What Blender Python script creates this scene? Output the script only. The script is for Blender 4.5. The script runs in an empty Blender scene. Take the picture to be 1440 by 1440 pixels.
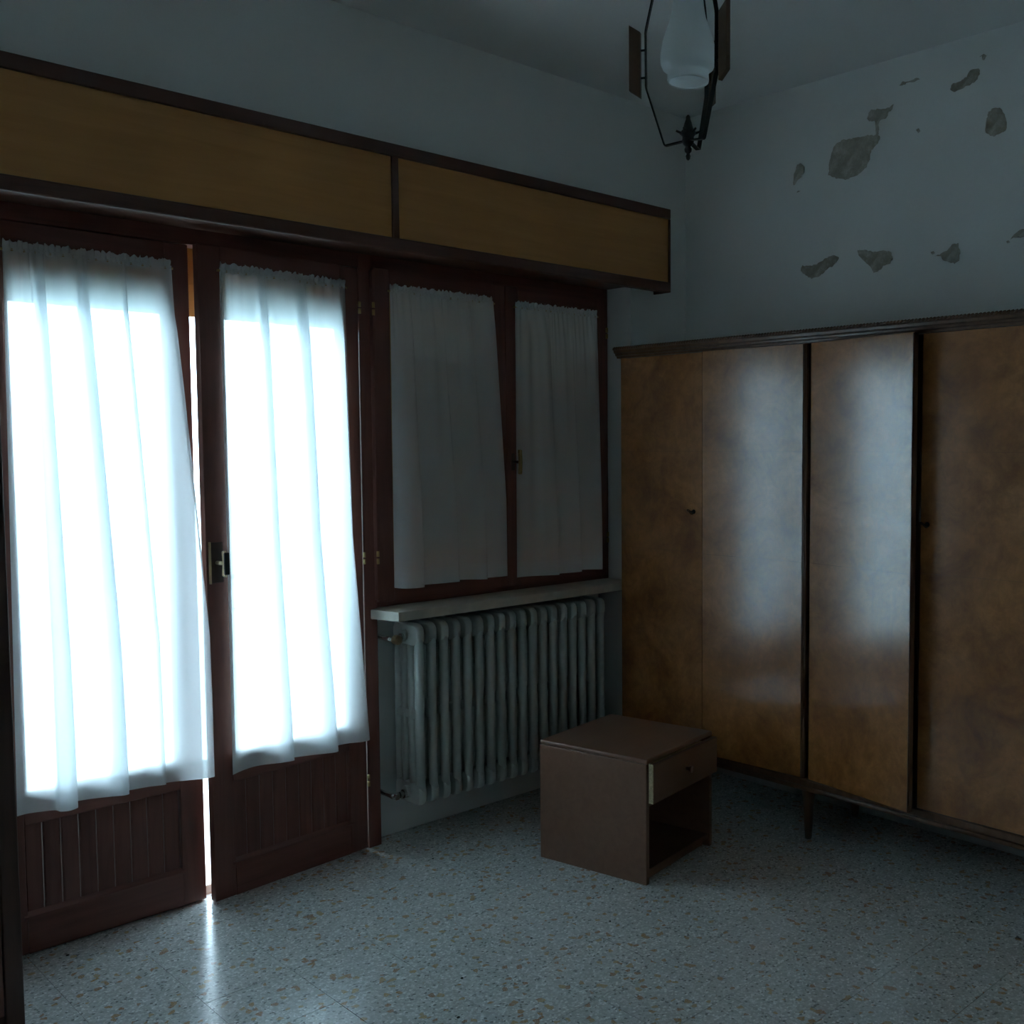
import bpy, bmesh, math, random
from mathutils import Vector, Matrix
random.seed(7)
S = bpy.context.scene
COL = S.collection

# ------------------------------------------------------------------ camera
# photograph: 1440 x 1440 crop of a wider frame, principal point at x = 919.5 px
F_PX, PP_X = 1475.9, 919.5
PITCH, YAW, ROLL = math.radians(3.609), math.radians(43.614), math.radians(-0.121)
cam_d = bpy.data.cameras.new('camera'); cam = bpy.data.objects.new('camera', cam_d); COL.objects.link(cam)
cam_d.sensor_fit = 'HORIZONTAL'; cam_d.sensor_width = 36.0
cam_d.lens = 36.0 * F_PX / 1440.0
cam_d.shift_x = -(PP_X - 720.0) / 1440.0
cam_d.clip_start = 0.02; cam_d.clip_end = 500
fw = Vector((math.cos(YAW) * math.cos(PITCH), math.sin(YAW) * math.cos(PITCH), -math.sin(PITCH)))
rt = Vector((math.sin(YAW), -math.cos(YAW), 0)); up = rt.cross(fw)
rt2 = rt * math.cos(ROLL) + up * math.sin(ROLL); up2 = up * math.cos(ROLL) - rt * math.sin(ROLL)
m = Matrix((rt2, up2, -fw)).transposed().to_4x4(); m.translation = Vector((-3.6489, -3.2717, 1.5))
cam.matrix_world = m
S.camera = cam

# ------------------------------------------------------------------ light: bright hazy sky outside
W = bpy.data.worlds.new('sky'); S.world = W; W.use_nodes = True
bg = W.node_tree.nodes['Background']
bg.inputs['Color'].default_value = (0.60, 0.83, 1.0, 1)
bg.inputs['Strength'].default_value = 7.4
S.view_settings.view_transform = 'Standard'; S.view_settings.look = 'None'
S.view_settings.exposure = 1.15; S.view_settings.gamma = 1.0; S.view_settings.use_curve_mapping = False
S.cycles.max_bounces = 14; S.cycles.diffuse_bounces = 8; S.cycles.glossy_bounces = 4
S.cycles.transmission_bounces = 8; S.cycles.transparent_max_bounces = 24
S.cycles.sample_clamp_indirect = 6.0
S.cycles.caustics_reflective = False; S.cycles.caustics_refractive = False

# ------------------------------------------------------------------ materials
def srgb(r, g, b):
    f = lambda c: (c / 255 / 12.92) if c <= 10 else ((c / 255 + 0.055) / 1.055) ** 2.4
    return (f(r), f(g), f(b), 1)

class Mat:
    def __init__(s, name):
        s.m = bpy.data.materials.new(name); s.m.use_nodes = True
        s.nt = s.m.node_tree; s.n = s.nt.nodes; s.b = s.n['Principled BSDF']; s.out = s.n['Material Output']
    def new(s, t, **kw):
        n = s.n.new(t)
        for k, v in kw.items():
            if k in n.inputs: n.inputs[k].default_value = v
            else: setattr(n, k, v)
        return n
    def link(s, a, b): s.nt.links.new(a, b)
    def coord(s, scale=(1, 1, 1), kind='Object', rnd=False):
        tc = s.new('ShaderNodeTexCoord'); mp = s.new('ShaderNodeMapping'); mp.inputs['Scale'].default_value = scale
        s.link(tc.outputs[kind], mp.inputs['Vector'])
        if rnd:
            oi = s.new('ShaderNodeObjectInfo'); mu = s.new('ShaderNodeVectorMath', operation='SCALE')
            mu.inputs[0].default_value = (37.0, 53.0, 11.0); s.link(oi.outputs['Random'], mu.inputs['Scale'])
            s.link(mu.outputs[0], mp.inputs['Location'])
        return mp.outputs['Vector']
    def noise(s, vec, scale, detail=4, rough=0.55, dist=0):
        n = s.new('ShaderNodeTexNoise'); n.inputs['Scale'].default_value = scale; n.inputs['Detail'].default_value = detail
        n.inputs['Roughness'].default_value = rough; n.inputs['Distortion'].default_value = dist
        s.link(vec, n.inputs['Vector']); return n.outputs['Fac']
    def ramp(s, fac, stops, interp='LINEAR'):
        r = s.new('ShaderNodeValToRGB'); r.color_ramp.interpolation = interp
        e = r.color_ramp.elements
        while len(e) > 1: e.remove(e[-1])
        e[0].position, e[0].color = stops[0]
        for p, c in stops[1:]:
            x = e.new(p); x.color = c
        s.link(fac, r.inputs['Fac']); return r.outputs['Color']
    def mix(s, fac, a, b, mode='MIX'):
        n = s.new('ShaderNodeMix', data_type='RGBA', blend_type=mode)
        for v, i in ((fac, 0), (a, 6), (b, 7)):
            if hasattr(v, 'is_linked') or hasattr(v, 'links'): s.link(v, n.inputs[i])
            else: n.inputs[i].default_value = v
        return n.outputs[2]
    def bump(s, h, strength=0.2, dist=0.002):
        n = s.new('ShaderNodeBump'); n.inputs['Strength'].default_value = strength; n.inputs['Distance'].default_value = dist
        s.link(h, n.inputs['Height']); s.link(n.outputs['Normal'], s.b.inputs['Normal'])
    def set(s, col=None, rough=None, metal=None, spec=None, coat=None, coat_rough=None):
        if col is not None:
            if hasattr(col, 'links'): s.link(col, s.b.inputs['Base Color'])
            else: s.b.inputs['Base Color'].default_value = col
        if rough is not None:
            if hasattr(rough, 'links'): s.link(rough, s.b.inputs['Roughness'])
            else: s.b.inputs['Roughness'].default_value = rough
        if metal is not None: s.b.inputs['Metallic'].default_value = metal
        if spec is not None: s.b.inputs['Specular IOR Level'].default_value = spec
        if coat is not None: s.b.inputs['Coat Weight'].default_value = coat
        if coat_rough is not None: s.b.inputs['Coat Roughness'].default_value = coat_rough
        return s

M = {}
def plaster(name, c1, c2, bump=0.25):
    a = Mat(name); v = a.coord()
    n1 = a.noise(v, 1.3, 5); n2 = a.noise(v, 90, 4)
    a.set(a.ramp(n1, [(0.3, c1), (0.7, c2)]), 0.9, spec=0.2); a.bump(n2, bump, 0.0015); M[name] = a.m
plaster('wall_paint', (.82, .82, .80, 1), (.86, .86, .84, 1))
plaster('ceiling_paint', (.80, .80, .79, 1), (.84, .84, .83, 1), 0.15)
plaster('niche_paint', (.80, .80, .78, 1), (.85, .85, .83, 1))
a = Mat('bare_plaster'); v = a.coord()
n1 = a.noise(v, 22, 6, 0.7); n2 = a.noise(v, 120, 4)
a.set(a.ramp(n1, [(0.28, (.30, .265, .215, 1)), (0.5, (.43, .39, .33, 1)), (0.72, (.62, .60, .55, 1))]), 0.95, spec=0.1)
a.bump(n2, 0.6, 0.003); M['bare_plaster'] = a.m

def wood(name, c1, c2, c3, rough, grain=(3, 3, 40), along='z', coat=0.0, spec=0.5, crough=0.15):
    a = Mat(name)
    sc = {'z': (18, 18, 1.2), 'x': (1.2, 18, 18), 'y': (18, 1.2, 18)}[along]
    v = a.coord(sc, rnd=True)
    n1 = a.noise(v, 1.6, 8, 0.6, 0.8); n2 = a.noise(a.coord((1.2, 1.2, 1.2), rnd=True), 2.0, 3)
    col = a.ramp(n1, [(0.25, c1), (0.5, c2), (0.78, c3)])
    col = a.mix(0.35, col, a.ramp(n2, [(0.3, (.55, .55, .55, 1)), (0.7, (1, 1, 1, 1))]), 'MULTIPLY')
    a.set(col, rough, spec=spec, coat=coat, coat_rough=crough); a.bump(n1, 0.06, 0.001); M[name] = a.m
wood('mahogany', (.14, .050, .037, 1), (.20, .073, .053, 1), (.25, .095, .068, 1), 0.42)
wood('mahogany_rail', (.14, .050, .037, 1), (.20, .073, .053, 1), (.25, .095, .068, 1), 0.42, along='x')
wood('dark_trim', (.075, .03, .018, 1), (.11, .043, .026, 1), (.14, .056, .033, 1), 0.45, along='x')
wood('dark_trim_up', (.075, .03, .018, 1), (.11, .043, .026, 1), (.14, .056, .033, 1), 0.45, along='z')
wood('valance_veneer', (.53, .235, .06, 1), (.60, .275, .076, 1), (.66, .31, .094, 1), 0.42, along='x')
wood('nightstand_laminate', (.20, .10, .062, 1), (.23, .118, .074, 1), (.26, .134, .086, 1), 0.33, along='x')
wood('cabinet_wood', (.05, .022, .016, 1), (.08, .036, .024, 1), (.11, .05, .034, 1), 0.5)
a = Mat('wardrobe_veneer'); v = a.new('ShaderNodeNewGeometry').outputs['Position']
n1 = a.noise(v, 5.5, 7, 0.66, 0.6); n2 = a.noise(v, 26, 7, 0.7, 0.5); n3 = a.noise(a.coord((40, 40, 2)), 2.0, 5)
c = a.ramp(n1, [(0.30, (.24, .085, .022, 1)), (0.5, (.48, .19, .052, 1)), (0.70, (.66, .29, .088, 1))])
c = a.mix(0.7, c, a.ramp(n2, [(0.3, (.50, .45, .40, 1)), (0.65, (1, 1, 1, 1))]), 'MULTIPLY')
c = a.mix(0.10, c, a.ramp(n3, [(0.35, (.6, .55, .5, 1)), (0.6, (1, 1, 1, 1))]), 'MULTIPLY')
rr = a.ramp(n1, [(0.3, (.30, .30, .30, 1)), (0.7, (.37, .37, .37, 1))])
a.set(c, rr, spec=0.6, coat=1.0, coat_rough=0.17); a.b.inputs['Coat IOR'].default_value = 1.75; a.bump(n1, 0.06, 0.003); M['wardrobe_veneer'] = a.m
wood('wardrobe_trim', (.085, .04, .02, 1), (.14, .066, .033, 1), (.19, .092, .046, 1), 0.35, coat=0.2)

# terrazzo tiles
a = Mat('terrazzo'); v = a.coord((1, 1, 1), rnd=True)
def vor(scale, rnd=1.0):
    n = a.new('ShaderNodeTexVoronoi'); n.inputs['Scale'].default_value = scale; n.inputs['Randomness'].default_value = rnd
    a.link(v, n.inputs['Vector']); return n
v1 = vor(150); v2 = vor(66); nz = a.noise(v, 3.0, 3)
sep = a.new('ShaderNodeSeparateColor'); a.link(v1.outputs['Color'], sep.inputs['Color'])
chips = a.ramp(sep.outputs['Red'], [(0.0, (.26, .26, .25, 1)), (0.05, (.52, .52, .50, 1)), (0.4, (.62, .62, .60, 1)), (0.72, (.72, .72, .70, 1)), (0.90, (.86, .86, .84, 1))], 'CONSTANT')
sep2 = a.new('ShaderNodeSeparateColor'); a.link(v2.outputs['Color'], sep2.inputs['Color'])
och = a.ramp(sep2.outputs['Green'], [(0.0, (0, 0, 0, 1)), (0.935, (.85, .85, .85, 1))], 'CONSTANT')
ochc = a.ramp(sep2.outputs['Blue'], [(0.0, (.46, .24, .07, 1)), (0.4, (.52, .34, .13, 1)), (0.75, (.40, .18, .07, 1))], 'CONSTANT')
c = a.mix(och, chips, ochc)
ed = a.new('ShaderNodeTexVoronoi', feature='DISTANCE_TO_EDGE'); ed.inputs['Scale'].default_value = 150; a.link(v, ed.inputs['Vector'])
c = a.mix(a.ramp(ed.outputs['Distance'], [(0.0, (.8, .8, .8, 1)), (0.10, (0, 0, 0, 1))]), c, (.52, .52, .50, 1))
c = a.mix(0.15, c, a.ramp(nz, [(0.35, (.7, .7, .7, 1)), (0.65, (1, 1, 1, 1))]), 'MULTIPLY')
a.set(c, 0.21, spec=0.5); a.bump(a.noise(v, 14, 3), 0.05, 0.001); M['terrazzo'] = a.m

def plain(name, col, rough=0.5, metal=0.0, spec=0.5, var=0.12, scale=30, bump=0.0):
    a = Mat(name); v = a.coord(rnd=True); n = a.noise(v, scale, 4)
    lo = tuple(x * (1 - var) for x in col[:3]) + (1,); hi = tuple(min(1, x * (1 + var)) for x in col[:3]) + (1,)
    a.set(a.ramp(n, [(0.3, lo), (0.7, hi)]), rough, metal, spec)
    if bump: a.bump(n, bump, 0.001)
    M[name] = a.m
plain('grout', (.30, .30, .29), 0.9)
plain('added_baseboard', (.34, .34, .33), 0.5)
plain('radiator_paint', (.50, .52, .49), 0.38, var=0.06)
plain('sill_marble', (.55, .50, .42), 0.45, var=0.15, scale=14)
plain('brass', (.62, .45, .20), 0.35, 0.9)
plain('brass_bright', (.75, .62, .38), 0.3, 0.8)
plain('chrome', (.6, .6, .58), 0.25, 1.0)
plain('valve_knob', (.20, .13, .07), 0.4)
plain('wrought_iron', (.018, .014, .012), 0.45, 0.4)
plain('lamp_wood', (.10, .047, .022), 0.4, var=0.3)
plain('black_plastic', (.02, .02, .022), 0.4)
plain('plate_bronze', (.075, .04, .03), 0.4, 0.3)
plain('chipboard', (.50, .40, .24), 0.8, var=0.35, scale=200)
plain('balcony_tile', (.62, .60, .56), 0.7)
plain('railing_paint', (.85, .84, .82), 0.5)
plain('ground_field', (.60, .69, .68), 0.9, scale=0.5)
plain('crumb', (.03, .025, .02), 0.8)

def shader_mat(name, build):
    m = bpy.data.materials.new(name); m.use_nodes = True
    nt = m.node_tree; b = nt.nodes['Principled BSDF']; nt.nodes.remove(b); build(nt, nt.nodes['Material Output']); M[name] = m
def cloth(transp, col, transl):
    def f(nt, out):
        N = nt.nodes.new
        tc = N('ShaderNodeTexCoord'); nz = N('ShaderNodeTexNoise'); nz.inputs['Scale'].default_value = 400
        nt.links.new(tc.outputs['Object'], nz.inputs['Vector'])
        bm = N('ShaderNodeBump'); bm.inputs['Strength'].default_value = 0.1; bm.inputs['Distance'].default_value = 0.0005
        nt.links.new(nz.outputs['Fac'], bm.inputs['Height'])
        d = N('ShaderNodeBsdfDiffuse'); d.inputs['Color'].default_value = col; nt.links.new(bm.outputs[0], d.inputs['Normal'])
        t = N('ShaderNodeBsdfTranslucent'); t.inputs['Color'].default_value = col
        p = N('ShaderNodeBsdfTransparent'); p.inputs['Color'].default_value = (1, 1, 1, 1)
        m1 = N('ShaderNodeMixShader'); m1.inputs[0].default_value = transl
        nt.links.new(d.outputs[0], m1.inputs[1]); nt.links.new(t.outputs[0], m1.inputs[2])
        m2 = N('ShaderNodeMixShader'); m2.inputs[0].default_value = transp
        nt.links.new(m1.outputs[0], m2.inputs[1]); nt.links.new(p.outputs[0], m2.inputs[2])
        nt.links.new(m2.outputs[0], out.inputs[0])
    return f
shader_mat('sheer_cloth', cloth(0.10, (.965, .98, .99, 1), 0.50))
shader_mat('hem_cloth', cloth(0.03, (.91, .93, .94, 1), 0.34))
def glass(nt, out):
    N = nt.nodes.new
    p = N('ShaderNodeBsdfTransparent'); p.inputs['Color'].default_value = (.95, .97, .97, 1)
    g = N('ShaderNodeBsdfGlossy'); g.inputs['Roughness'].default_value = 0.02
    fr = N('ShaderNodeFresnel'); fr.inputs['IOR'].default_value = 1.45
    m1 = N('ShaderNodeMixShader'); nt.links.new(fr.outputs[0], m1.inputs[0])
    nt.links.new(p.outputs[0], m1.inputs[1]); nt.links.new(g.outputs[0], m1.inputs[2]); nt.links.new(m1.outputs[0], out.inputs[0])
shader_mat('window_glass', glass)
def slat(nt, out):
    N = nt.nodes.new
    tc = N('ShaderNodeTexCoord'); nz = N('ShaderNodeTexNoise'); nz.inputs['Scale'].default_value = 12; nt.links.new(tc.outputs['Object'], nz.inputs['Vector'])
    r = N('ShaderNodeValToRGB'); r.color_ramp.elements[0].color = (.66, .43, .15, 1); r.color_ramp.elements[1].color = (.76, .52, .20, 1)
    nt.links.new(nz.outputs['Fac'], r.inputs['Fac'])
    d = N('ShaderNodeBsdfDiffuse'); t = N('ShaderNodeBsdfTranslucent'); nt.links.new(r.outputs[0], d.inputs[0]); nt.links.new(r.outputs[0], t.inputs[0])
    m1 = N('ShaderNodeMixShader'); m1.inputs[0].default_value = 0.03
    nt.links.new(d.outputs[0], m1.inputs[1]); nt.links.new(t.outputs[0], m1.inputs[2]); nt.links.new(m1.outputs[0], out.inputs[0])
shader_mat('shutter_plastic', slat)
def milk(nt, out):
    N = nt.nodes.new
    d = N('ShaderNodeBsdfDiffuse'); d.inputs[0].default_value = (.92, .95, .95, 1)
    t = N('ShaderNodeBsdfTranslucent'); t.inputs[0].default_value = (.92, .95, .95, 1)
    g = N('ShaderNodeBsdfGlossy'); g.inputs['Roughness'].default_value = 0.08
    m1 = N('ShaderNodeMixShader'); m1.inputs[0].default_value = 0.5
    nt.links.new(d.outputs[0], m1.inputs[1]); nt.links.new(t.outputs[0], m1.inputs[2])
    m2 = N('ShaderNodeMixShader'); m2.inputs[0].default_value = 0.06
    nt.links.new(m1.outputs[0], m2.inputs[1]); nt.links.new(g.outputs[0], m2.inputs[2]); nt.links.new(m2.outputs[0], out.inputs[0])
shader_mat('opal_glass', milk)

# ------------------------------------------------------------------ mesh helpers
def link(o, parent=None):
    COL.objects.link(o)
    if parent is not None: o.parent = parent
    return o
def obj(name, bm, mat, parent=None, smooth=False, loc=(0, 0, 0), bevel=0):
    me = bpy.data.meshes.new(name); bmesh.ops.recalc_face_normals(bm, faces=bm.faces[:]); bm.to_mesh(me); bm.free()
    me.materials.append(M[mat])
    if smooth:
        for p in me.polygons: p.use_smooth = True
    o = bpy.data.objects.new(name, me); o.location = loc; link(o, parent)
    if bevel:
        b = o.modifiers.new('bevel', 'BEVEL'); b.width = bevel; b.segments = 2; b.limit_method = 'ANGLE'
    return o
def empty(name, loc=(0, 0, 0), rz=0, parent=None):
    o = bpy.data.objects.new(name, None); o.location = loc; o.rotation_euler = (0, 0, rz); o.empty_display_size = 0.1
    return link(o, parent)
def tag(o, label=None, cat=None, group=None, kind=None):
    if label: o['label'] = label
    if cat: o['category'] = cat
    if group: o['group'] = group
    if kind: o['kind'] = kind
    return o
def B(bm, x0, x1, y0, y1, z0, z1):
    vs = [bm.verts.new((x, y, z)) for x in (x0, x1) for y in (y0, y1) for z in (z0, z1)]
    for f in ((0, 1, 3, 2), (4, 6, 7, 5), (0, 4, 5, 1), (2, 3, 7, 6), (0, 2, 6, 4), (1, 5, 7, 3)):
        bm.faces.new([vs[i] for i in f])
    return vs
def box(name, x0, x1, y0, y1, z0, z1, mat, parent=None, bevel=0, kind=None):
    """box whose object origin sits at its centre (keeps texture coordinates local)"""
    bm = bmesh.new(); cx, cy, cz = (x0 + x1) / 2, (y0 + y1) / 2, (z0 + z1) / 2
    B(bm, x0 - cx, x1 - cx, y0 - cy, y1 - cy, z0 - cz, z1 - cz)
    o = obj(name, bm, mat, parent, loc=(cx, cy, cz), bevel=bevel)
    if kind: o['kind'] = kind
    return o
def multi(boxes):
    bm = bmesh.new()
    for b in boxes: B(bm, *b)
    return bm
def tube(bm, pts, r, n=10, caps=True):
    pts = [Vector(p) for p in pts]; rings = []
    for i, p in enumerate(pts):
        t = (pts[min(i + 1, len(pts) - 1)] - pts[max(i - 1, 0)]).normalized()
        ref = Vector((0, 0, 1)) if abs(t.z) < 0.9 else Vector((1, 0, 0))
        u = t.cross(ref).normalized(); w = t.cross(u)
        rr = r[i] if isinstance(r, (list, tuple)) else r
        rings.append([bm.verts.new(p + (u * math.cos(2 * math.pi * k / n) + w * math.sin(2 * math.pi * k / n)) * rr) for k in range(n)])
    for i in range(len(rings) - 1):
        for k in range(n):
            bm.faces.new((rings[i][k], rings[i][(k + 1) % n], rings[i + 1][(k + 1) % n], rings[i + 1][k]))
    if caps:
        bm.faces.new(rings[0][::-1]); bm.faces.new(rings[-1])
def lathe(bm, prof, n=28, c=(0, 0), close=False):
    rings = [[bm.verts.new((c[0] + r * math.cos(2 * math.pi * k / n), c[1] + r * math.sin(2 * math.pi * k / n), z)) for k in range(n)] for r, z in prof]
    for i in range(len(rings) - 1):
        for k in range(n):
            bm.faces.new((rings[i][k], rings[i][(k + 1) % n], rings[i + 1][(k + 1) % n], rings[i + 1][k]))
    if close:
        bm.faces.new(rings[0][::-1]); bm.faces.new(rings[-1])
def strap(bm, pts, w_dir, w, t):
    """flat bar following pts, width w along w_dir, thickness t"""
    pts = [Vector(p) for p in pts]; w_dir = Vector(w_dir).normalized(); rings = []
    for i, p in enumerate(pts):
        tg = (pts[min(i + 1, len(pts) - 1)] - pts[max(i - 1, 0)]).normalized(); nrm = tg.cross(w_dir).normalized()
        rings.append([bm.verts.new(p + w_dir * a * w / 2 + nrm * b * t / 2) for a, b in ((-1, -1), (1, -1), (1, 1), (-1, 1))])
    for i in range(len(rings) - 1):
        for k in range(4): bm.faces.new((rings[i][k], rings[i][(k + 1) % 4], rings[i + 1][(k + 1) % 4], rings[i + 1][k]))
    bm.faces.new(rings[0][::-1]); bm.faces.new(rings[-1])
def prism(bm, poly, axis, a0, a1):
    """extrude 2-D poly along axis between a0 and a1"""
    def P(u, v, a): return {'x': (a, u, v), 'y': (u, a, v), 'z': (u, v, a)}[axis]
    v0 = [bm.verts.new(P(u, v, a0)) for u, v in poly]; v1 = [bm.verts.new(P(u, v, a1)) for u, v in poly]
    n = len(poly)
    for i in range(n): bm.faces.new((v0[i], v0[(i + 1) % n], v1[(i + 1) % n], v1[i]))
    bm.faces.new(v0[::-1]); bm.faces.new(v1)

# ------------------------------------------------------------------ dimensions (metres): corner of window wall and right wall at x = y = 0
H = 2.99; XL = -4.0; YR = -3.9; TH = 0.36          # ceiling, left wall, rear wall, wall thickness
RJ, LJ = -0.359, -2.90                              # right and left jamb of the recess
YF = 0.143                                          # inner face of the frames
ZH = 2.20                                           # underside of the shutter box

# ------------------------------------------------------------------ setting
floor = box('floor', XL - .1, .1, YR - .1, .36, -0.10, -0.004, 'grout', kind='structure')
T = 0.25; k = 0
bm = bmesh.new(); g = 0.0006
B(bm, -T / 2 + g, T / 2 - g, -T / 2 + g, T / 2 - g, -0.004, 0.0)
tile0 = obj('floor_tile', bm, 'terrazzo', floor, loc=(0, 0, 0)); tile0.matrix_parent_inverse = floor.matrix_basis.inverted()
for i in range(16):
    for j in range(16):
        o = tile0 if (i, j) == (0, 0) else tile0.copy()
        if o is not tile0: COL.objects.link(o)
        o.location = (XL + T / 2 + i * T, 0.25 - T / 2 - j * T, random.uniform(-0.0003, 0.0001))
ceiling = box('ceiling', XL - .1, .1, YR - .1, TH, H, H + 0.1, 'ceiling_paint', kind='structure')
wall_right = box('wall_right', 0, 0.12, YR - .1, TH, 0, H, 'wall_paint', kind='structure')
box('wall_left', XL - 0.12, XL, YR - .1, TH, 0, H, 'wall_paint', kind='structure')
box('wall_rear', XL, 0, YR - 0.12, YR, 0, H, 'wall_paint', kind='structure')
wf = obj('wall_front', multi([(RJ, 0, 0, TH, 0, H), (XL, LJ, 0, TH, 0, H), (LJ, RJ, 0, .19, ZH + 0.02, H), (LJ, RJ, .30, TH, 2.16, H)]), 'wall_paint'); wf['kind'] = 'structure'
# wall under the window (radiator niche)
wn = box('wall_niche', -1.60, RJ, 0.215, TH, 0, 0.865, 'niche_paint', kind='structure')
box('added_baseboard_right', -.012, 0, YR, 0, 0, .08, 'added_baseboard', kind='structure')  # added skirting: grey strip darkens the white wall foot under the wardrobe

# peeled patches on the right wall, outlines in metres on the wall plane (y, z)
CAM = Vector((-3.6489, -3.2717, 1.5))
def wall_pt(px, py):
    d = fw + rt2 * (px - PP_X) / F_PX + up2 * (720 - py) / F_PX
    t = -CAM.x / d.x; p = CAM + d * t; return (p.y, p.z)
patches = [
    [(400,780),(405,700),(425,630),(470,595),(530,585),(575,580),(600,568),(640,570),(660,562),(676,580),(662,610),(628,650),(618,700),(600,740),(560,775),(500,806),(440,798)],
    [(655,568),(656,530),(655,505),(640,490),(612,498),(605,470),(625,430),(650,432),(690,428),(715,425),(745,405),(738,430),(718,445),(708,480),(670,492),(664,510),(664,568)],
    [(215,800),(218,765),(232,730),(250,720),(272,735),(265,765),(245,800),(228,820),(214,838),(210,825)],
    [(226,872),(236,862),(246,866),(234,877)],
    [(1045,325),(1060,295),(1105,282),(1140,250),(1160,218),(1202,215),(1204,245),(1180,285),(1130,310),(1065,340)],
    [(1236,555),(1240,490),(1252,445),(1280,425),(1310,424),(1335,450),(1352,505),(1340,545),(1278,580)],
    [(252,1290),(258,1265),(290,1268),(340,1255),(390,1220),(430,1208),(455,1222),(440,1252),(390,1285),(345,1325),(310,1332),(268,1312)],
    [(556,1185),(590,1180),(640,1192),(690,1185),(730,1190),(742,1225),(720,1258),(690,1262),(680,1285),(640,1302),(625,1270),(585,1240),(560,1215)],
    [(966,1215),(1000,1200),(1030,1185),(1060,1150),(1090,1145),(1100,1190),(1092,1235),(1070,1252),(1010,1240),(1000,1215)],
    [(945,1190),(958,1184),(968,1196),(955,1206)],
    [(1365,1125),(1395,1090),(1440,1066),(1470,1060),(1480,1090),(1440,1112),(1395,1112)],
    [(1346,1136),(1356,1130),(1364,1138),(1353,1143)],
    [(868,540),(880,534),(892,545),(880,557)],
    [(778,305),(790,285),(830,280),(880,263),(884,270),(855,285),(815,292),(788,305)],
    [(1205,150),(1225,132),(1240,142),(1230,168),(1222,165),(1228,148)]]
for pl in patches:
    bm = bmesh.new(); pts = []
    for i, (px, py) in enumerate(pl):
        qx, qy = pl[(i + 1) % len(pl)]
        nsub = max(1, int(math.hypot(qx - px, qy - py) / 9))
        for s_ in range(nsub):
            t = s_ / nsub; jx, jy = (random.uniform(-3.5, 3.5), random.uniform(-3.5, 3.5))
            pts.append(wall_pt(1060 + (px + (qx - px) * t + jx) / 3.79, 40 + (py + (qy - py) * t + jy) / 3.79))
    cy = sum(p[0] for p in pts) / len(pts); cz = sum(p[1] for p in pts) / len(pts)
    v0 = [bm.verts.new((-0.0012, y - cy, z - cz)) for y, z in pts]; v1 = [bm.verts.new((0.002, y - cy, z - cz)) for y, z in pts]
    n = len(pts); f = bm.faces.new(v0); bmesh.ops.triangulate(bm, faces=[f])
    for i in range(n): bm.faces.new((v0[i], v0[(i + 1) % n], v1[(i + 1) % n], v1[i]))
    o = obj('peeled_patch', bm, 'bare_plaster', wall_right); o.matrix_parent_inverse = wall_right.matrix_basis.inverted(); o.location = (0, cy, cz)

# outside: ground, balcony, railing
ground = box('ground', -80, 80, -60, 120, -3.3, -3.2, 'ground_field', kind='structure')
box('balcony_slab', -4.4, 0.6, TH, 1.40, -0.18, -0.03, 'balcony_tile', kind='structure')
rail = tag(empty('balcony_railing', (-1.9, 1.32, -0.03)), 'metal balcony railing with thin upright bars outside the curtained door', 'railing')
box('top_rail', -2.4, 2.4, -.02, .02, .94, .962, 'railing_paint', rail)
box('mid_rail', -2.4, 2.4, -.006, .006, .80, .812, 'railing_paint', rail)
box('bottom_rail', -2.4, 2.4, -.006, .006, .08, .092, 'railing_paint', rail)
bar0 = box('baluster', -2.3 - .005, -2.3 + .005, -.005, .005, 0, .93, 'railing_paint', rail)
for i in range(1, 33):
    o = bar0.copy(); COL.objects.link(o); o.location = (-2.3 + i * .144, 0, .465)

# fixed frame of door + window
fr = tag(empty('trim_1'), kind='structure')
box('frame_post', -1.606, -1.553, YF + .004, YF + .075, 0, ZH, 'mahogany', fr, bevel=.003)
box('frame_post', RJ - .03, RJ, YF + .004, YF + .075, .86, ZH, 'mahogany', fr, bevel=.003)
box('frame_post', LJ, LJ + .045, YF + .004, YF + .075, 0, ZH, 'mahogany', fr, bevel=.003)
box('frame_head', LJ, RJ, YF + .006, YF + .075, 2.145, ZH + .02, 'mahogany_rail', fr, bevel=.003)
box('frame_foot', -1.553, RJ, YF + .006, YF + .075, .86, .925, 'mahogany_rail', fr, bevel=.003)
box('frame_post_pad', LJ + .045, -2.828, YF + .004, YF + .075, 0, ZH, 'mahogany', fr)
box('threshold', LJ + .02, -1.606, YF + .046, YF + .22, -.004, .030, 'sill_marble', fr)

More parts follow.
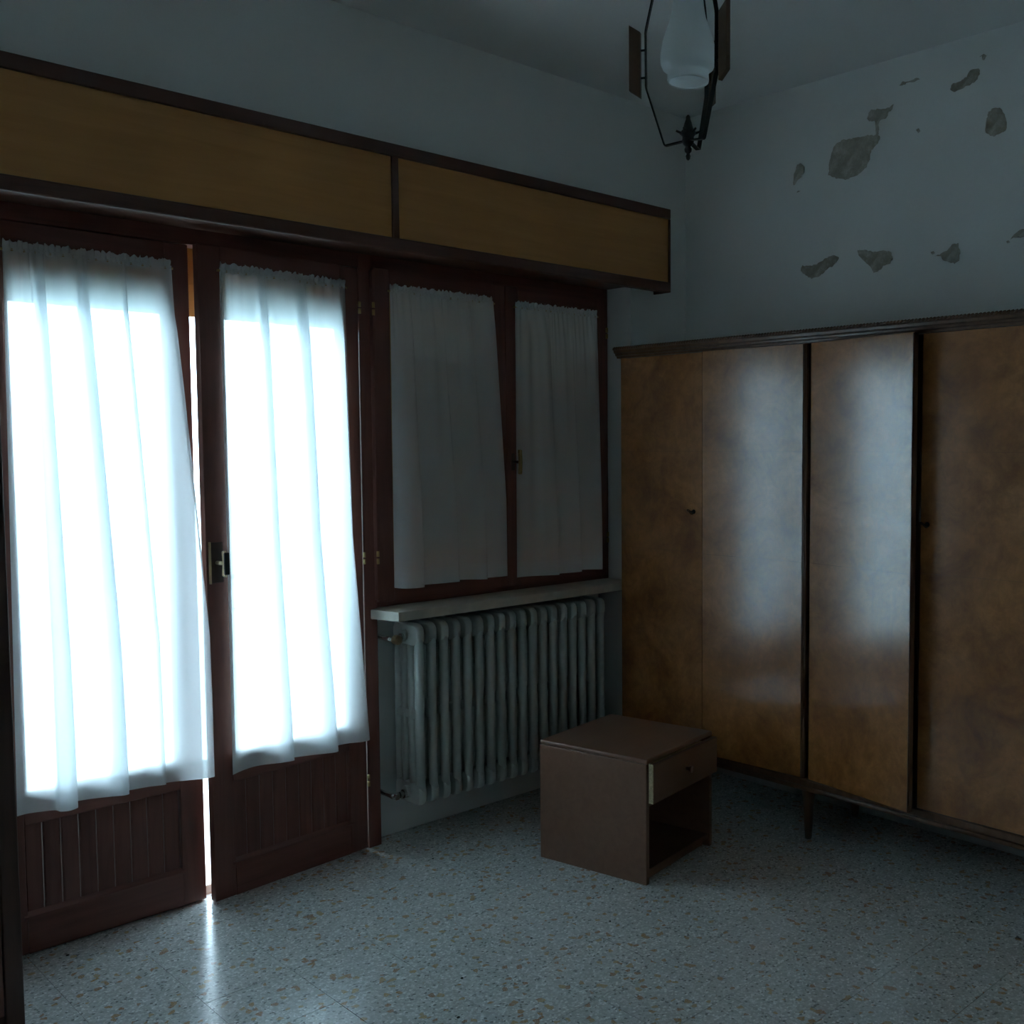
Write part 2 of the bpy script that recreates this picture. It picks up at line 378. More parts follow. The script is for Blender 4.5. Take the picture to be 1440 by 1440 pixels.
# ------------------------------------------------------------------ door leaves
def leaf(name, L, sgn, loc, rz, boards, with_handle):
    """leaf hinged at local x = 0, running to sgn * L; inner face at local y = 0"""
    e = tag(empty(name, loc, rz), kind='structure')
    t = .044; sw = .075; z0, z1 = .006, 2.142; zg0, zg1 = .475, 2.07; zb = .115
    X = lambda a, b: (min(sgn * a, sgn * b), max(sgn * a, sgn * b))
    box('stile', *X(0, sw), 0, t, z0, z1, 'mahogany', e, bevel=.003)
    box('stile', *X(L - sw, L), 0, .030, z0, z1, 'mahogany', e, bevel=.003)
    box('stile_rebate', *X(L - sw, L - .012), .030, t, z0, z1, 'mahogany', e)
    box('top_rail', *X(sw, L - sw), 0, t, zg1, z1, 'mahogany_rail', e)
    box('mid_rail', *X(sw, L - sw), 0, t, zg0 - .085, zg0, 'mahogany_rail', e, bevel=.003)
    br = box('bottom_rail', *X(sw, L - sw), 0, t, z0, zb, 'mahogany_rail', e)
    bm = bmesh.new(); prism(bm, [(.002, zb - .004), (-.006, zb - .002), (-.007, zb + .004), (.012, zb + .014), (.014, zb - .004)], 'x', *X(sw - .01, L - sw + .01))
    o = obj('panel_bead', bm, 'mahogany_rail', e)
    bw = (L - 2 * sw) / boards
    for i in range(boards):
        a0 = sw + i * bw
        bm = bmesh.new(); xa, xb = X(a0, a0 + bw); c = .0045
        prism(bm, [(xa + .0006, .012 + c), (xa + c, .012), (xb - c, .012), (xb - .0006, .012 + c), (xb - .0006, .03), (xa + .0006, .03)], 'z', zb - .01, zg0 - .08)
        obj('panel_board', bm, 'mahogany', e)
    box('glass_pane', *X(sw - .005, L - sw + .005), .020, .024, zg0 - .005, zg1 + .005, 'window_glass', e)
    for a, b, c, d in ((sw, sw + .012, zg0, zg1), (L - sw - .012, L - sw, zg0, zg1)):
        box('glazing_bead', *X(a, b), .006, .019, c, d, 'mahogany', e)
    for c, d in ((zg0, zg0 + .012), (zg1 - .012, zg1)):
        box('glazing_bead', *X(sw + .012, L - sw - .012), .006, .019, c, d, 'mahogany_rail', e)
    for hz in (.26, 1.09, 2.0):
        hg = empty('hinge', (sgn * -.004, -.004, hz), parent=e)
        for dz in (-.021, .003):
            bm = bmesh.new(); tube(bm, [(0, 0, dz), (0, 0, dz + .019)], .0055, 10); obj('knuckle', bm, 'brass', hg, True)
    if with_handle:
        h = empty('door_handle', (sgn * (L - .034), 0, 1.125), parent=e)
        box('back_plate', -.022, .022, -.006, 0, -.066, .066, 'plate_bronze', h, bevel=.002)
        box('plate_edge', -.0255, -.0215, -.010, 0, -.068, .068, 'brass_bright', h)
        bm = bmesh.new(); tube(bm, [(.0, -.004, 0), (.0, -.045, 0)], .0065, 12); obj('spindle', bm, 'brass_bright', h, True)
        bm = bmesh.new(); prism(bm, [(-.007, -.040), (.004, -.046), (.008, -.02), (.008, .03), (.003, .042), (-.006, .040), (-.004, .0)], 'y', -.060, -.044)
        obj('lever', bm, 'brass_bright', h, bevel=.003)
        box('lever_grip', -.008, .010, -.067, -.060, -.036, .036, 'black_plastic', h, bevel=.003)
    return e
LW = .600
leaf('door_1', LW, 1, (-2.217 - LW, YF, 0), 0, 9, False)
DOOR2 = ((-1.612, YF, 0), math.radians(5.0))
leaf('door_2', .60, -1, *DOOR2, 9, True)

# ------------------------------------------------------------------ window sashes
def sash(name, x0, x1, handle):
    e = tag(empty(name), kind='structure'); y0, y1 = YF - .012, YF + .032; sw = .068; z0, z1 = .922, 2.150; zg0, zg1 = .99, 2.075
    box('stile', x0, x0 + sw, y0, y1, z0, z1, 'mahogany', e, bevel=.003); box('stile', x1 - sw, x1, y0, y1, z0, z1, 'mahogany', e, bevel=.003)
    box('top_rail', x0 + sw, x1 - sw, y0, y1, zg1, z1, 'mahogany_rail', e); box('bottom_rail', x0 + sw, x1 - sw, y0, y1, z0, zg0, 'mahogany_rail', e)
    box('glass_pane', x0 + sw - .004, x1 - sw + .004, y0 + .02, y0 + .024, zg0 - .004, zg1 + .004, 'window_glass', e)
    hx = x0 - .002 if not handle else x1 + .002
    for hz in (1.09, 2.0):
        hg = empty('hinge', (hx, y0 - .003, hz), parent=e)
        for dz in (-.024, .003):
            bm = bmesh.new(); tube(bm, [(0, 0, dz), (0, 0, dz + .021)], .0055, 10); obj('knuckle', bm, 'brass', hg, True)
    if handle:
        h = empty('window_handle', (x0 + .032, y0, 1.435), parent=e)
        box('back_plate', -.009, .009, -.004, 0, -.035, .035, 'plate_bronze', h, bevel=.002)
        bm = bmesh.new(); tube(bm, [(0, 0, 0), (0, -.04, 0)], .006, 10); obj('spindle', bm, 'plate_bronze', h, True)
        bm = bmesh.new(); prism(bm, [(-.006, -.05), (.007, -.05), (.010, 0), (.007, .05), (-.005, .05), (-.003, 0)], 'y', -.052, -.038); obj('lever', bm, 'brass', h, bevel=.003)
    return e
sash('window_1', -1.556, -.952, False)
sash('window_2', -.950, -.384, True)
# casement cover strip on the left sash
box('trim_2', -1.563, -1.551, YF - .018, YF + .004, .93, 2.14, 'mahogany', bevel=.002, kind='structure')

# window sill
bm = bmesh.new(); prism(bm, [(-1.566, -.015), (RJ, -.015), (RJ, YF + .03), (-1.553, YF + .03), (-1.553, .143), (-1.60, .118)], 'z', .867, .902)
sill = obj('window_sill', bm, 'sill_marble', bevel=.003); tag(sill, kind='structure')

# ------------------------------------------------------------------ roller shutters outside the glass
def shutter(name, x0, x1, zlow, label, mat, slots):
    e = tag(empty(name, ((x0 + x1) / 2, .245, zlow)), label, 'shutter', 'roller shutters outside the glass'); w = x1 - x0
    hs = .052; n = int((2.22 - zlow) / hs) + 1; ov = .003
    def mk(slotted):
        bm = bmesh.new()
        if not slotted:
            prism(bm, [(-.004, 0), (.004, 0), (.007, hs * .3), (.007, hs * .7), (.003, hs + .003), (-.003, hs + .003), (-.002, hs * .5)], 'x', -w / 2, w / 2)
        else:
            prism(bm, [(-.004, 0), (.004, 0), (.007, hs * .3), (.007, hs * .7), (.004, hs - .005), (-.004, hs - .005), (-.002, hs * .5)], 'x', -w / 2, w / 2)
            x = -w / 2
            while x < w / 2:
                B(bm, x, min(w / 2, x + .040), -.004, .004, hs - .005, hs + .003); x += .046
        return bm
    A = obj('slat', mk(False), mat, e); 
    Bo = None
    for i in range(1, n):
        sl = slots and i * hs + zlow > 1.80 and i * hs + zlow < 2.08
        if sl and Bo is None:
            Bo = obj('slat', mk(True), mat, e); o = Bo
        else:
            o = (Bo if sl else A).copy(); COL.objects.link(o)
        o.location = (0, 0, i * hs)
    return e
shutter('roller_shutter', LJ + .01, -1.60, 1.928, 'orange-brown roller shutter rolled nearly up above the balcony door', 'shutter_plastic', False)
shutter('roller_shutter', -1.57, RJ - .005, .93, 'fully lowered roller shutter behind the small window curtains', 'shutter_plastic', True)

# ------------------------------------------------------------------ curtains
def curtain(label, loc, rz, top, bot, zt, zb, prof, seed, drift=0.0, edgeL=None, edgeR=None, depth=1.0, group='sheer white curtains on the door leaves and window sashes'):
    """top / bot: local x range at rod and hem; prof: hem cross-section as (fraction across, metres towards the room)"""
    rnd = random.Random(seed)
    e = tag(empty('sheer_curtain', loc, rz), label, 'curtain', group)
    NU, NV = 280, 60
    ph = [rnd.uniform(0, 6.28) for _ in range(8)]
    # Catmull-Rom through the hem profile, parametrised by u
    P = [prof[0]] + list(prof) + [prof[-1]]; ns = len(prof) - 1
    def cs(u):
        t = max(0.0, min(ns - 1e-6, u * ns)); i = int(t); t -= i
        a_, b_, c_, d_ = P[i], P[i + 1], P[i + 2], P[i + 3]
        return [0.5 * (2 * b_[k] + (c_[k] - a_[k]) * t + (2 * a_[k] - 5 * b_[k] + 4 * c_[k] - d_[k]) * t * t + (3 * b_[k] - a_[k] - 3 * c_[k] + d_[k]) * t ** 3) for k in (0, 1)]
    def pt(u, v):
        sL = edgeL(v) if edgeL else v; sR = edgeR(v) if edgeR else v
        xl = top[0] + (bot[0] - top[0]) * sL; xr = top[1] + (bot[1] - top[1]) * sR; w = xr - xl
        fx, fd = cs(u)
        a_ = .22 + .78 * min(1, v * 1.15) ** .8
        xx = fx + drift * (1 - v) * math.sin(math.pi * fx)
        gather = math.exp(-v * 10)
        d_ = fd * depth * a_ * min(1, .15 + v * 7)
        d_ += .0022 * math.sin(u * 150 + ph[2] + 3 * math.sin(u * 17)) * gather
        d_ += .0045 * math.sin(fx * 31 + ph[0] + 1.2 * v) * (1 - .75 * v) * min(1, v * 9)
        d_ += .003 * math.sin(fx * 57 + ph[1]) * math.exp(-v * 3.5) * min(1, v * 9)
        z = zt + (zb - zt) * v + .003 * math.sin(u * 9 + ph[3]) * v
        return Vector((xl + w * xx, -d_ - .003, z))
    def sheet(v0, v1, nv):
        bm = bmesh.new()
        g_ = [[bm.verts.new(pt(i / NU, v0 + (v1 - v0) * j / nv)) for i in range(NU + 1)] for j in range(nv + 1)]
        for j in range(nv):
            for i in range(NU): bm.faces.new((g_[j][i], g_[j][i + 1], g_[j + 1][i + 1], g_[j + 1][i]))
        return bm
    hv = 1 - .062 / (zt - zb)
    obj('cloth', sheet(0.0, hv, NV), 'sheer_cloth', e, True)
    obj('hem', sheet(hv, 1, 6), 'hem_cloth', e, True)
    # rod pocket and standing frill
    bm = bmesh.new(); n = 320; w = top[1] - top[0]
    rows = [(-.016, .001), (-.008, .0075), (-.001, .0025), (.007, .004), (.017, .006)]
    g_ = []
    for dz, dd in rows:
        r_ = []
        for i in range(n + 1):
            u = i / n
            wv = math.sin(u * 170 + 4 * math.sin(u * 13 + ph[4])) * .6 + math.sin(u * 90 + ph[5]) * .4
            hz = dz + (.0035 * math.sin(u * 120 + 3 * math.sin(u * 23 + ph[6])) + .0015 * math.sin(u * 300) if dz > .01 else 0)
            r_.append(bm.verts.new((top[0] + w * u + (.002 * wv if dz > 0 else 0), -dd - (.0045 * wv if dz > 0 else .0012 * wv), zt + hz)))
        g_.append(r_)
    for j in range(len(rows) - 1):
        for i in range(n): bm.faces.new((g_[j][i], g_[j][i + 1], g_[j + 1][i + 1], g_[j + 1][i]))
    obj('frill', bm, 'hem_cloth', e, True)
    bm = bmesh.new(); tube(bm, [(top[0] - .008, -.002, zt - .008), (top[1] + .008, -.002, zt - .008)], .004, 10); obj('curtain_rod', bm, 'brass', e, True)
    return e
# left leaf: local x = world x
curtain('tall sheer white curtain on the closed door leaf without a handle', (0, YF - .008, 0), 0, (-2.742, -2.278), (-2.764, -2.212), 2.068, .432,
        [(0, .004), (.05, .0), (.12, .010), (.17, .024), (.185, .050), (.225, .064), (.268, .054), (.262, .030), (.215, .012), (.20, .004), (.27, .002), (.36, .012), (.45, .038), (.505, .054), (.535, .046), (.51, .024), (.47, .010), (.475, .002), (.56, .0), (.66, .008), (.74, .022), (.755, .014), (.73, .004), (.79, .008), (.87, .034), (.95, .058), (1, .062), (1.0, .050)], 3, drift=-.06,
        edgeR=lambda v: max(0, min(1, (v - .10) / .62)) ** 0.9)
# right leaf (local to the ajar leaf, hinge at x = 0)
curtain('tall sheer white curtain on the ajar door leaf with the lever handle', (DOOR2[0][0], DOOR2[0][1] - .008, 0), DOOR2[1], (-.532, -.062), (-.545, .002), 2.072, .425,
        [(0, .020), (.02, .016), (.08, .004), (.15, .0), (.22, .010), (.31, .036), (.37, .048), (.392, .038), (.365, .018), (.325, .006), (.34, .0), (.43, .002), (.52, .020), (.62, .048), (.675, .058), (.70, .046), (.67, .020), (.625, .006), (.64, .0), (.74, .002), (.82, .012), (.89, .036), (.945, .042), (.97, .030), (.97, .016), (1, .008)], 5, drift=-.05, edgeR=lambda v: .35 * v + .65 * max(0, v - .55) / .45)
curtain('short sheer white curtain on the window sash beside the balcony door', (0, YF - .018, 0), 0, (-1.492, -1.018), (-1.497, -.972), 2.078, .972,
        [(0, .004), (.03, .034), (.10, .046), (.19, .044), (.215, .020), (.22, .004), (.30, .010), (.40, .030), (.50, .040), (.52, .018), (.53, .004), (.61, .012), (.70, .034), (.765, .038), (.78, .014), (.82, .002), (.92, .008), (1, .014)], 11, drift=-.05, depth=1.15, edgeR=lambda v: min(1, v * 1.4))
curtain('short sheer white curtain on the window sash with the handle beside the wardrobe', (0, YF - .018, 0), 0, (-.905, -.448), (-.918, -.428), 2.074, .955,
        [(0, .010), (.12, .004), (.30, .024), (.42, .034), (.445, .010), (.50, .004), (.60, .026), (.68, .036), (.70, .012), (.73, .004), (.84, .024), (.93, .036), (.955, .012), (1, .004)], 17, drift=-.05, depth=1.15, edgeR=lambda v: min(1, v * 1.5))

# ------------------------------------------------------------------ valance over door and window
va = tag(empty('curtain_valance', (-1.75, 0, 2.174)), 'long wooden valance with golden panels and dark trim above door and window', 'valance')
VX0, VX1, VY, VZ0, VZ1 = -3.35, -.208, -.097, 2.174, 2.535
def vb(n, x0, x1, y0, y1, z0, z1, mat, bevel=0): return box(n, x0 + 1.75, x1 + 1.75, y0, y1, z0 - 2.174, z1 - 2.174, mat, va, bevel)
vb('top_trim', VX0, VX1, VY - .004, -.062, VZ1 - .043, VZ1, 'dark_trim', .004)
vb('bottom_trim', VX0, VX1, VY - .004, -.062, VZ0, VZ0 + .044, 'dark_trim', .006)
vb('veneer_panel', VX0, -1.612, VY + .006, -.070, VZ0 + .04, VZ1 - .04, 'valance_veneer')
vb('veneer_panel', -1.592, VX1 - .007, VY + .006, -.070, VZ0 + .04, VZ1 - .04, 'valance_veneer')
vb('divider_strip', -1.615, -1.589, VY - .002, -.066, VZ0 + .04, VZ1 - .04, 'dark_trim_up', .002)
vb('end_strip', VX1 - .008, VX1, VY - .003, 0, VZ0, VZ1 - .043, 'dark_trim_up', .002)
vb('top_board', VX0, VX1, -.062, 0, VZ1 - .02, VZ1, 'dark_trim')
vb('soffit_board', LJ, RJ, -.062, YF + .01, ZH - .004, ZH + .018, 'dark_trim')

# ------------------------------------------------------------------ radiator
ra = tag(empty('radiator', (-1.481, .085, 0)), 'grey painted column radiator standing below the marble window sill', 'radiator')
NS, PITCHR = 18, .0545; ZB, ZT = .157, .842; D = .168
def section():
    bm = bmesh.new(); tx = .0165
    ys = [-D / 2 + .0165 + i * (D - .033) / 3 for i in range(4)]
    for y in ys:   # four round columns
        poly = [(tx * math.cos(a_), y + .0165 * math.sin(a_)) for a_ in [2 * math.pi * k_ / 16 for k_ in range(16)]]
        n0 = len(bm.faces); prism(bm, poly, 'z', ZB + .03, ZT - .03); bm.faces.ensure_lookup_table()
        for f_ in bm.faces[n0:n0 + 16]: f_.smooth = True
    def cap(z0, z1, r, dd, wx):
        # rounded head: three stacked profiles give it a soft edge
        rings = []
        for px_, ins in ((-wx, .006), (-wx * .75, .0015), (-wx * .3, 0), (wx * .3, 0), (wx * .75, .0015), (wx, .006)):
            ring = []
            for cy, cz, a0 in ((dd / 2 - r, z1 - r, 0), (-dd / 2 + r, z1 - r, 90), (-dd / 2 + r, z0 + r, 180), (dd / 2 - r, z0 + r, 270)):
                for s_ in range(5):
                    an = math.radians(a0 + s_ * 22.5); ring.append(bm.verts.new((px_, cy + (r - ins) * math.cos(an), cz + (r - ins) * math.sin(an))))
            rings.append(ring)
        n_ = len(rings[0])
        for i in range(5):
            for k_ in range(n_):
                f_ = bm.faces.new((rings[i][k_], rings[i][(k_ + 1) % n_], rings[i + 1][(k_ + 1) % n_], rings[i + 1][k_])); f_.smooth = True
        bm.faces.new(rings[0][::-1]); bm.faces.new(rings[-1])
    cap(ZT - .085, ZT, .030, D, .0165); cap(ZB, ZB + .085, .030, D, .0165); cap((ZB + ZT) / 2 - .02, (ZB + ZT) / 2 + .02, .012, D - .03, .013)
    B(bm, -.004, .004, -D / 2 + .02, D / 2 - .01, ZB + .05, ZT - .05)
    for z in (ZT - .045, ZB + .045):
        tube(bm, [(-.0275, 0, z), (.0275, 0, z)], .022, 12)
    return bm
s0 = obj('radiator_section', section(), 'radiator_paint', ra)
for i in range(NS):
    o = s0 if i == 0 else s0.copy()
    if i: COL.objects.link(o)
    o.location = (.02 + i * PITCHR, 0, 0)
for z, nm, hand in ((.788, 'supply_valve', True), (.195, 'return_valve', False)):
    vv = empty(nm, (0, 0, z), parent=ra)
    bm = bmesh.new(); tube(bm, [(0.002, 0, 0), (-.016, 0, 0), (-.017, 0, 0), (-.030, 0, 0)], [.017, .017, .012, .012], 12)
    obj('union_nut', bm, 'chrome', vv)
    bm = bmesh.new(); tube(bm, [(-.028, 0, 0), (-.05, 0, 0), (-.056, .006, 0), (-.058, .02, 0), (-.058, .128, 0)], [.011, .011, .011, .009, .009], 12)
    obj('pipe', bm, 'chrome', vv, True)
    bm = bmesh.new(); tube(bm, [(-.058, .122, 0), (-.058, .1285, 0)], .02, 16); obj('wall_rosette', bm, 'chrome', vv)
    if hand:
        bm = bmesh.new(); tube(bm, [(-.05, -.004, 0), (-.05, -.020, 0), (-.05, -.022, 0), (-.05, -.042, 0), (-.05, -.046, 0)], [.008, .008, .019, .017, .010], 10)
        obj('knob', bm, 'valve_knob', vv)
    else:
        bm = bmesh.new(); tube(bm, [(-.05, -.004, 0), (-.05, -.018, 0)], .012, 6); obj('lockshield_cap', bm, 'chrome', vv)
for i in (3, 14):
    box('wall_bracket', i * PITCHR + .035, i * PITCHR + .055, .02, .1295, .20, .225, 'radiator_paint', ra)

# ------------------------------------------------------------------ nightstand
A_, B_, C_ = Vector((-1.22, -.381)), Vector((-1.137, -.84)), Vector((-.704, -.749))
yd = (A_ - B_).normalized()                # from the front edge to the back edge
rz = math.atan2(yd.y, yd.x) - math.pi / 2  # local y points to the back
ns = tag(empty('nightstand', (B_.x, B_.y, 0), rz), 'low dark brown nightstand with a drawer and open niche standing before the wardrobe', 'nightstand')
w, d, h, t = .443, .466, .437, .018
box('side_panel', 0, t, 0, d, 0, h - t, 'nightstand_laminate', ns, .002)
box('side_panel', w - t, w, 0, d, 0, h - t, 'nightstand_laminate', ns, .002)
box('top_panel', 0, w, -.002, d, h - t, h, 'nightstand_laminate', ns, .006)
box('back_panel', t, w - t, d - .008, d, 0, h - t, 'nightstand_laminate', ns)
box('bottom_panel', t, w - t, .006, d - .008, .03, .03 + t, 'nightstand_laminate', ns)
box('shelf_panel', t, w - t, .004, d - .008, .270, .270 + .016, 'nightstand_laminate', ns)
box('plinth', t, w - t, .03, .045, 0, .03, 'nightstand_laminate', ns)
dr = empty('drawer', (0, 0, 0), parent=ns)
box('drawer_front', .008, w - .004, -.024, -.007, .286, .418, 'nightstand_laminate', dr, .0015)
box('raw_edge', .0055, .0085, -.0242, -.0068, .287, .423, 'chipboard', dr)
box('drawer_box', t + .012, w - t - .012, -.007, d - .06, .296, .40, 'chipboard', dr)
bm = bmesh.new(); lathe(bm, [(.001, 0), (.006, 0), (.006, .012), (.012, .018), (.012, .024), (.006, .028), (.001, .028)], 16)
bmesh.ops.rotate(bm, verts=bm.verts[:], cent=(0, 0, 0), matrix=Matrix.Rotation(math.pi / 2, 3, 'X'))
obj('knob', bm, 'nightstand_laminate', dr, True, loc=(w / 2, -.024, .355))

# ------------------------------------------------------------------ wardrobe (doors face -x)
WX = -.4495
wa = tag(empty('wardrobe', (0, -.985, 0)), 'large veneered wooden wardrobe with four tall doors on short legs', 'wardrobe')
wl = lambda y: y + .985
Y0, Y1 = -.03, -1.94
def wb(n, x0, x1, ya, yb, z0, z1, mat, parent=None, bevel=0): return box(n, x0, x1, min(wl(ya), wl(yb)), max(wl(ya), wl(yb)), z0, z1, mat, parent or wa, bevel)
wb('side_panel', WX + .022, -.012, Y0, Y0 - .02, .20, 1.885, 'wardrobe_veneer')
wb('side_panel', WX + .022, -.012, Y1, Y1 + .02, .20, 1.885, 'wardrobe_veneer')
wb('back_panel', -.020, -.012, Y0 - .02, Y1 + .02, .20, 1.885, 'wardrobe_trim')
wb('partition', WX + .03, -.02, -1.008, -.990, .245, 1.885, 'wardrobe_trim')
wb('front_post', WX + .002, WX + .03, Y0 + .003, Y0 - .022, .245, 1.885, 'wardrobe_veneer')
wb('bottom_panel', WX + .03, -.02, Y0 - .02, Y1 + .02, .21, .23, 'wardrobe_trim')
wb('base_rail', WX - .004, WX + .03, Y0 + .006, Y1 - .006, .205, .246, 'wardrobe_trim', bevel=.004)
wb('base_moulding', WX - .014, WX + .01, Y0 + .012, Y1 - .012, .205, .222, 'wardrobe_trim', bevel=.006)
wb('top_panel', WX + .02, -.012, Y0, Y1, 1.872, 1.89, 'wardrobe_trim')
bm = bmesh.new()
prof = [(WX + .03, 1.876), (WX - .003, 1.876), (WX - .006, 1.884), (WX - .013, 1.887), (WX - .014, 1.894), (WX - .022, 1.899), (WX - .024, 1.908), (WX - .030, 1.911), (WX - .030, 1.918), (WX + .03, 1.918)]
prism(bm, prof, 'y', wl(Y1 - .025), wl(Y0 + .022))
cor = obj('cornice', bm, 'wardrobe_trim', wa)
bm = bmesh.new(); y = Y0 + .02
while y > Y1 - .02:
    an = .45
    tube(bm, [(WX - .028, wl(y), 1.913), (WX - .029, wl(y - .006), 1.917), (WX - .028, wl(y - .013), 1.921)], [.003, .0048, .003], 6); y -= .0135
for yy in (Y0 + .02,):
    x = WX - .02
    while x < -.03:
        tube(bm, [(x, wl(yy), 1.913), (x + .007, wl(yy), 1.917), (x + .013, wl(yy), 1.921)], [.003, .0048, .003], 6); x += .0135
tag(obj('beading', bm, 'wardrobe_trim', cor, True), kind='stuff')
# doors: (hinge y, width, direction along y of the free edge, opening angle, has key)
def wdoor(hy, width, sg, ang, key, moulding):
    """hinged at y = hy; free edge towards sg * y; positive angle swings the free edge out to -x"""
    e = empty('door', (WX, wl(hy), 0), -sg * ang * -1 if False else (sg * ang), parent=wa)
    z0, z1 = .250, 1.874; g = .0015
    Yr = lambda a, b: (min(sg * a, sg * b), max(sg * a, sg * b))
    box('door_core', .0012, .020, *Yr(g, width - g), z0, z1, 'wardrobe_trim', e)
    for a_, b_ in ((z0, 1.0655), (1.0662, 1.4765), (1.4772, z1)):
        box('veneer_sheet', 0, .0016, *Yr(g + .0005, width - g - .0005), a_, b_, 'wardrobe_veneer', e)
    if moulding:
        a0 = {'hinge': .002, 'edge': width - .006}[moulding]
        bm = bmesh.new()
        for k_, (dx, r_) in enumerate(((.003, .0035), (.0095, .0055), (.016, .0035)) if moulding == 'hinge' else ((.003, .003),)):
            tube(bm, [(-.002, sg * (a0 + dx), z0 + .002), (-.002, sg * (a0 + dx), z1 - .002)], r_, 8)
        obj('moulding', bm, 'wardrobe_trim', e, True)
    if key:
        kk = empty('key', (0, sg * key, 1.232), parent=e)
        ky = bmesh.new(); lathe(ky, [(.0005, 0), (.009, 0), (.009, .002), (.004, .003), (.003, .018), (.0005, .018)], 12)
        # bow of the key: two loops
        for s_ in (-1, 1):
            pts = [(0.0, s_ * (.008 + .007 * math.cos(q)), .024 + .007 * math.sin(q)) for q in [2 * math.pi * j / 12 for j in range(13)]]
            tube(ky, pts, .0016, 6)
        bmesh.ops.rotate(ky, verts=ky.verts[:], cent=(0, 0, 0), matrix=Matrix.Rotation(-math.pi / 2, 3, 'Y'))
        bmesh.ops.rotate(ky, verts=ky.verts[:], cent=(0, 0, 0), matrix=Matrix.Rotation(math.radians(35), 3, 'X'))
        kk2 = obj('key', ky, 'wrought_iron', e, True, loc=(0, sg * key, 1.232)); bpy.data.objects.remove(kk)
    return e
wdoor(-.048, .446, -1, 0.0, .40, None)
wdoor(-1.008, .497, 1, math.radians(-2.6) * -1, None, 'hinge')
wdoor(-1.020, .466, -1, math.radians(8.0), None, 'edge')
wdoor(-1.936, .462, 1, 0.0, .436, None)
for yy in (-.10, -.985, -1.87):
    for xx in (-.395, -.07):
        bm = bmesh.new(); lathe(bm, [(.013, 0), (.014, .01), (.020, .12), (.026, .18), (.030, .19), (.030, .206)], 16, close=True)
        obj('leg', bm, 'wardrobe_trim', wa, True, loc=(xx, wl(yy), 0))

# ------------------------------------------------------------------ tall cabinet at the left edge
ca = tag(empty('tall_cabinet', (-3.24, -.165, 0)), 'tall dark wooden cabinet standing against the wall beside the balcony door', 'cabinet')
cx0, cx1 = -.357, .357
box('body', cx0, cx1, -.145, .160, .06, 2.09, 'cabinet_wood', ca)
box('plinth', cx0 + .01, cx1 - .01, -.13, .160, 0, .06, 'cabinet_wood', ca)
box('top_board', cx0 - .006, cx1 + .001, -.170, .162, 2.09, 2.12, 'cabinet_wood', ca, .004)
box('front_post', cx1 - .042, cx1, -.165, -.145, 0, 2.09, 'cabinet_wood', ca, .003)
box('front_post', cx0, cx0 + .042, -.165, -.145, 0, 2.09, 'cabinet_wood', ca, .003)
for s_ in (-1, 1):
    dx0, dx1 = (cx0 + .044, -.002) if s_ < 0 else (.002, cx1 - .044)
    dd = box('cabinet_door', dx0, dx1, -.161, -.146, .07, 2.08, 'mahogany', ca, .003)
    bm = bmesh.new(); tube(bm, [(0, 0, 0), (0, -.02, 0), (0, -.022, 0), (0, -.03, 0)], [.005, .005, .012, .009], 12)
    o = obj('knob', bm, 'brass', dd, True); o.location = (-s_ * .13, -.0075, 0)

# ------------------------------------------------------------------ pendant lamp
LX, LY = -1.820, -1.640
la = tag(empty('pendant_lamp', (LX, LY, H)), 'hanging lamp with white opal glass shade, black iron arms and wooden fins', 'lamp')
Rv = Vector((rt.x, rt.y, 0)); Dv = Vector((fw.x, fw.y, 0)).normalized()
def lz(z): return z - H
bm = bmesh.new(); lathe(bm, [(.002, lz(2.925)), (.02, lz(2.928)), (.045, lz(2.945)), (.055, lz(2.985)), (.055, lz(2.99))], 24); obj('ceiling_rose', bm, 'wrought_iron', la, True)
bm = bmesh.new(); tube(bm, [(0, 0, lz(2.93)), (0, 0, lz(2.60))], .006, 10); obj('stem', bm, 'wrought_iron', la, True)
bm = bmesh.new(); lathe(bm, [(.003, lz(2.655)), (.014, lz(2.65)), (.020, lz(2.63)), (.016, lz(2.61)), (.030, lz(2.59)), (.034, lz(2.565)), (.034, lz(2.545))], 20); obj('upper_hub', bm, 'wrought_iron', la, True)
prof = [(.043, 2.329), (.0465, 2.326), (.0475, 2.332), (.0465, 2.345), (.050, 2.351), (.058, 2.357), (.0625, 2.368), (.0635, 2.382), (.0615, 2.398), (.058, 2.418), (.0525, 2.435), (.046, 2.452), (.0405, 2.468), (.0365, 2.49), (.034, 2.515), (.032, 2.56)]
inner = [(r - .0035, z) for r, z in prof[2:]][::-1]
bm = bmesh.new(); lathe(bm, [(r, lz(z)) for r, z in prof], 40)
obj('glass_shade', bm, 'opal_glass', la, True)
bm = bmesh.new(); lathe(bm, [(.002, lz(2.40)), (.016, lz(2.405)), (.023, lz(2.425)), (.020, lz(2.45)), (.013, lz(2.475)), (.013, lz(2.52))], 20); obj('light_bulb', bm, 'opal_glass', la, True)
bm = bmesh.new()
prof = [(.0008, 2.152), (.003, 2.155), (.004, 2.162), (.0025, 2.167), (.0055, 2.172), (.006, 2.178), (.004, 2.183), (.008, 2.188), (.0095, 2.196), (.009, 2.205), (.012, 2.210), (.012, 2.216), (.0085, 2.222), (.006, 2.235), (.0035, 2.245), (.0035, 2.250), (.0015, 2.254)]
lathe(bm, [(r * 1.45, lz(z)) for r, z in prof], 16); fin = obj('finial', bm, 'wrought_iron', la, True)
bm = bmesh.new()
for q in range(6):
    an = math.radians(q * 60 + 20); tube(bm, [(0, 0, lz(2.206)), (.028 * math.cos(an), .028 * math.sin(an), lz(2.218))], [.004, .0024], 6)
obj('finial_spikes', bm, 'wrought_iron', fin)
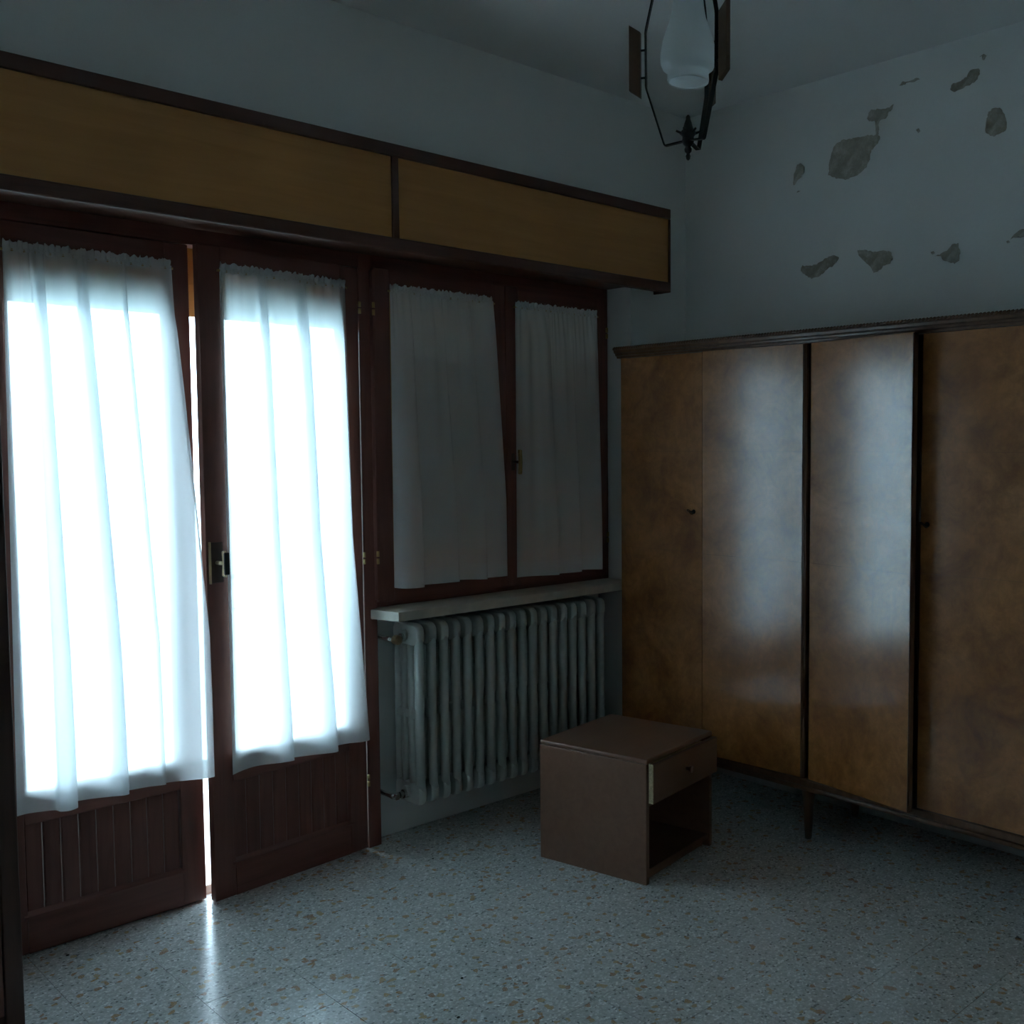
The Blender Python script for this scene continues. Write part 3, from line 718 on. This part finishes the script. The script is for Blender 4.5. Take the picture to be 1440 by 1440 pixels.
for an in (165, 62, -53):
    c_, s_ = math.cos(math.radians(an)), math.sin(math.radians(an))
    rad = Rv * c_ + Dv * s_; tan = Vector((0, 0, 1)).cross(rad)
    P = lambda r_, z_: rad * r_ + Vector((0, 0, lz(z_)))
    path = [P(.008, 2.196), P(.052, 2.189), P(.0555, 2.190), P(.058, 2.196), P(.098, 2.318), P(.0995, 2.326), P(.1005, 2.445), P(.0995, 2.453), P(.083, 2.522), P(.055, 2.60), P(.016, 2.63)]
    bm = bmesh.new(); strap(bm, path, tan, .0105, .0030); arm = obj('arm', bm, 'wrought_iron', la)
    for z_ in (2.346, 2.408):
        bm = bmesh.new(); tube(bm, [P(.100, z_), P(.114, z_)], .0026, 8); obj('stud', bm, 'wrought_iron', arm)
    bm = bmesh.new()
    quad = [(.112, 2.300), (.139, 2.318), (.139, 2.466), (.112, 2.448)]
    f0 = [bm.verts.new(P(r_, z_) - tan * .006) for r_, z_ in quad]; f1 = [bm.verts.new(P(r_, z_) + tan * .006) for r_, z_ in quad]
    for i in range(4): bm.faces.new((f0[i], f0[(i + 1) % 4], f1[(i + 1) % 4], f1[i]))
    bm.faces.new(f0[::-1]); bm.faces.new(f1)
    obj('wooden_fin', bm, 'lamp_wood', arm, bevel=.001)

# ------------------------------------------------------------------ crumbs on the floor
crumbs = [(-1.759, -.232, 'dark crumb on the floor a step away from the ajar door leaf'),
          (-1.501, -.111, 'dark crumb on the floor below the valve end of the radiator'),
          (-1.654, -.851, 'dark crumb on the floor well clear of the nightstand side'),
          (-1.943, -.895, 'small dark speck lying in the middle of the open terrazzo floor'),
          (-1.409, -.943, 'dark crumb a hand\'s breadth from the front corner of the nightstand'),
          (-.631, -1.774, 'dark crumb on the floor in front of the wardrobe\'s fourth door'),
          (-2.071, -1.055, 'small dark speck lying in the middle of the open terrazzo floor'),
          (-2.665, .063, 'dark crumb at the foot of the closed door leaf'),
          (-1.235, -.775, 'dark crumb almost touching the bottom edge of the nightstand')]
for x, y, lab in crumbs:
    bm = bmesh.new(); bmesh.ops.create_icosphere(bm, subdivisions=1, radius=.0045)
    for v_ in bm.verts: v_.co = Vector((v_.co.x * random.uniform(.7, 1.5), v_.co.y * random.uniform(.6, 1.2), (v_.co.z + .0045) * .45))
    tag(obj('floor_crumb', bm, 'crumb', loc=(x, y, -.0004)), lab, 'crumb', 'crumbs on the floor')
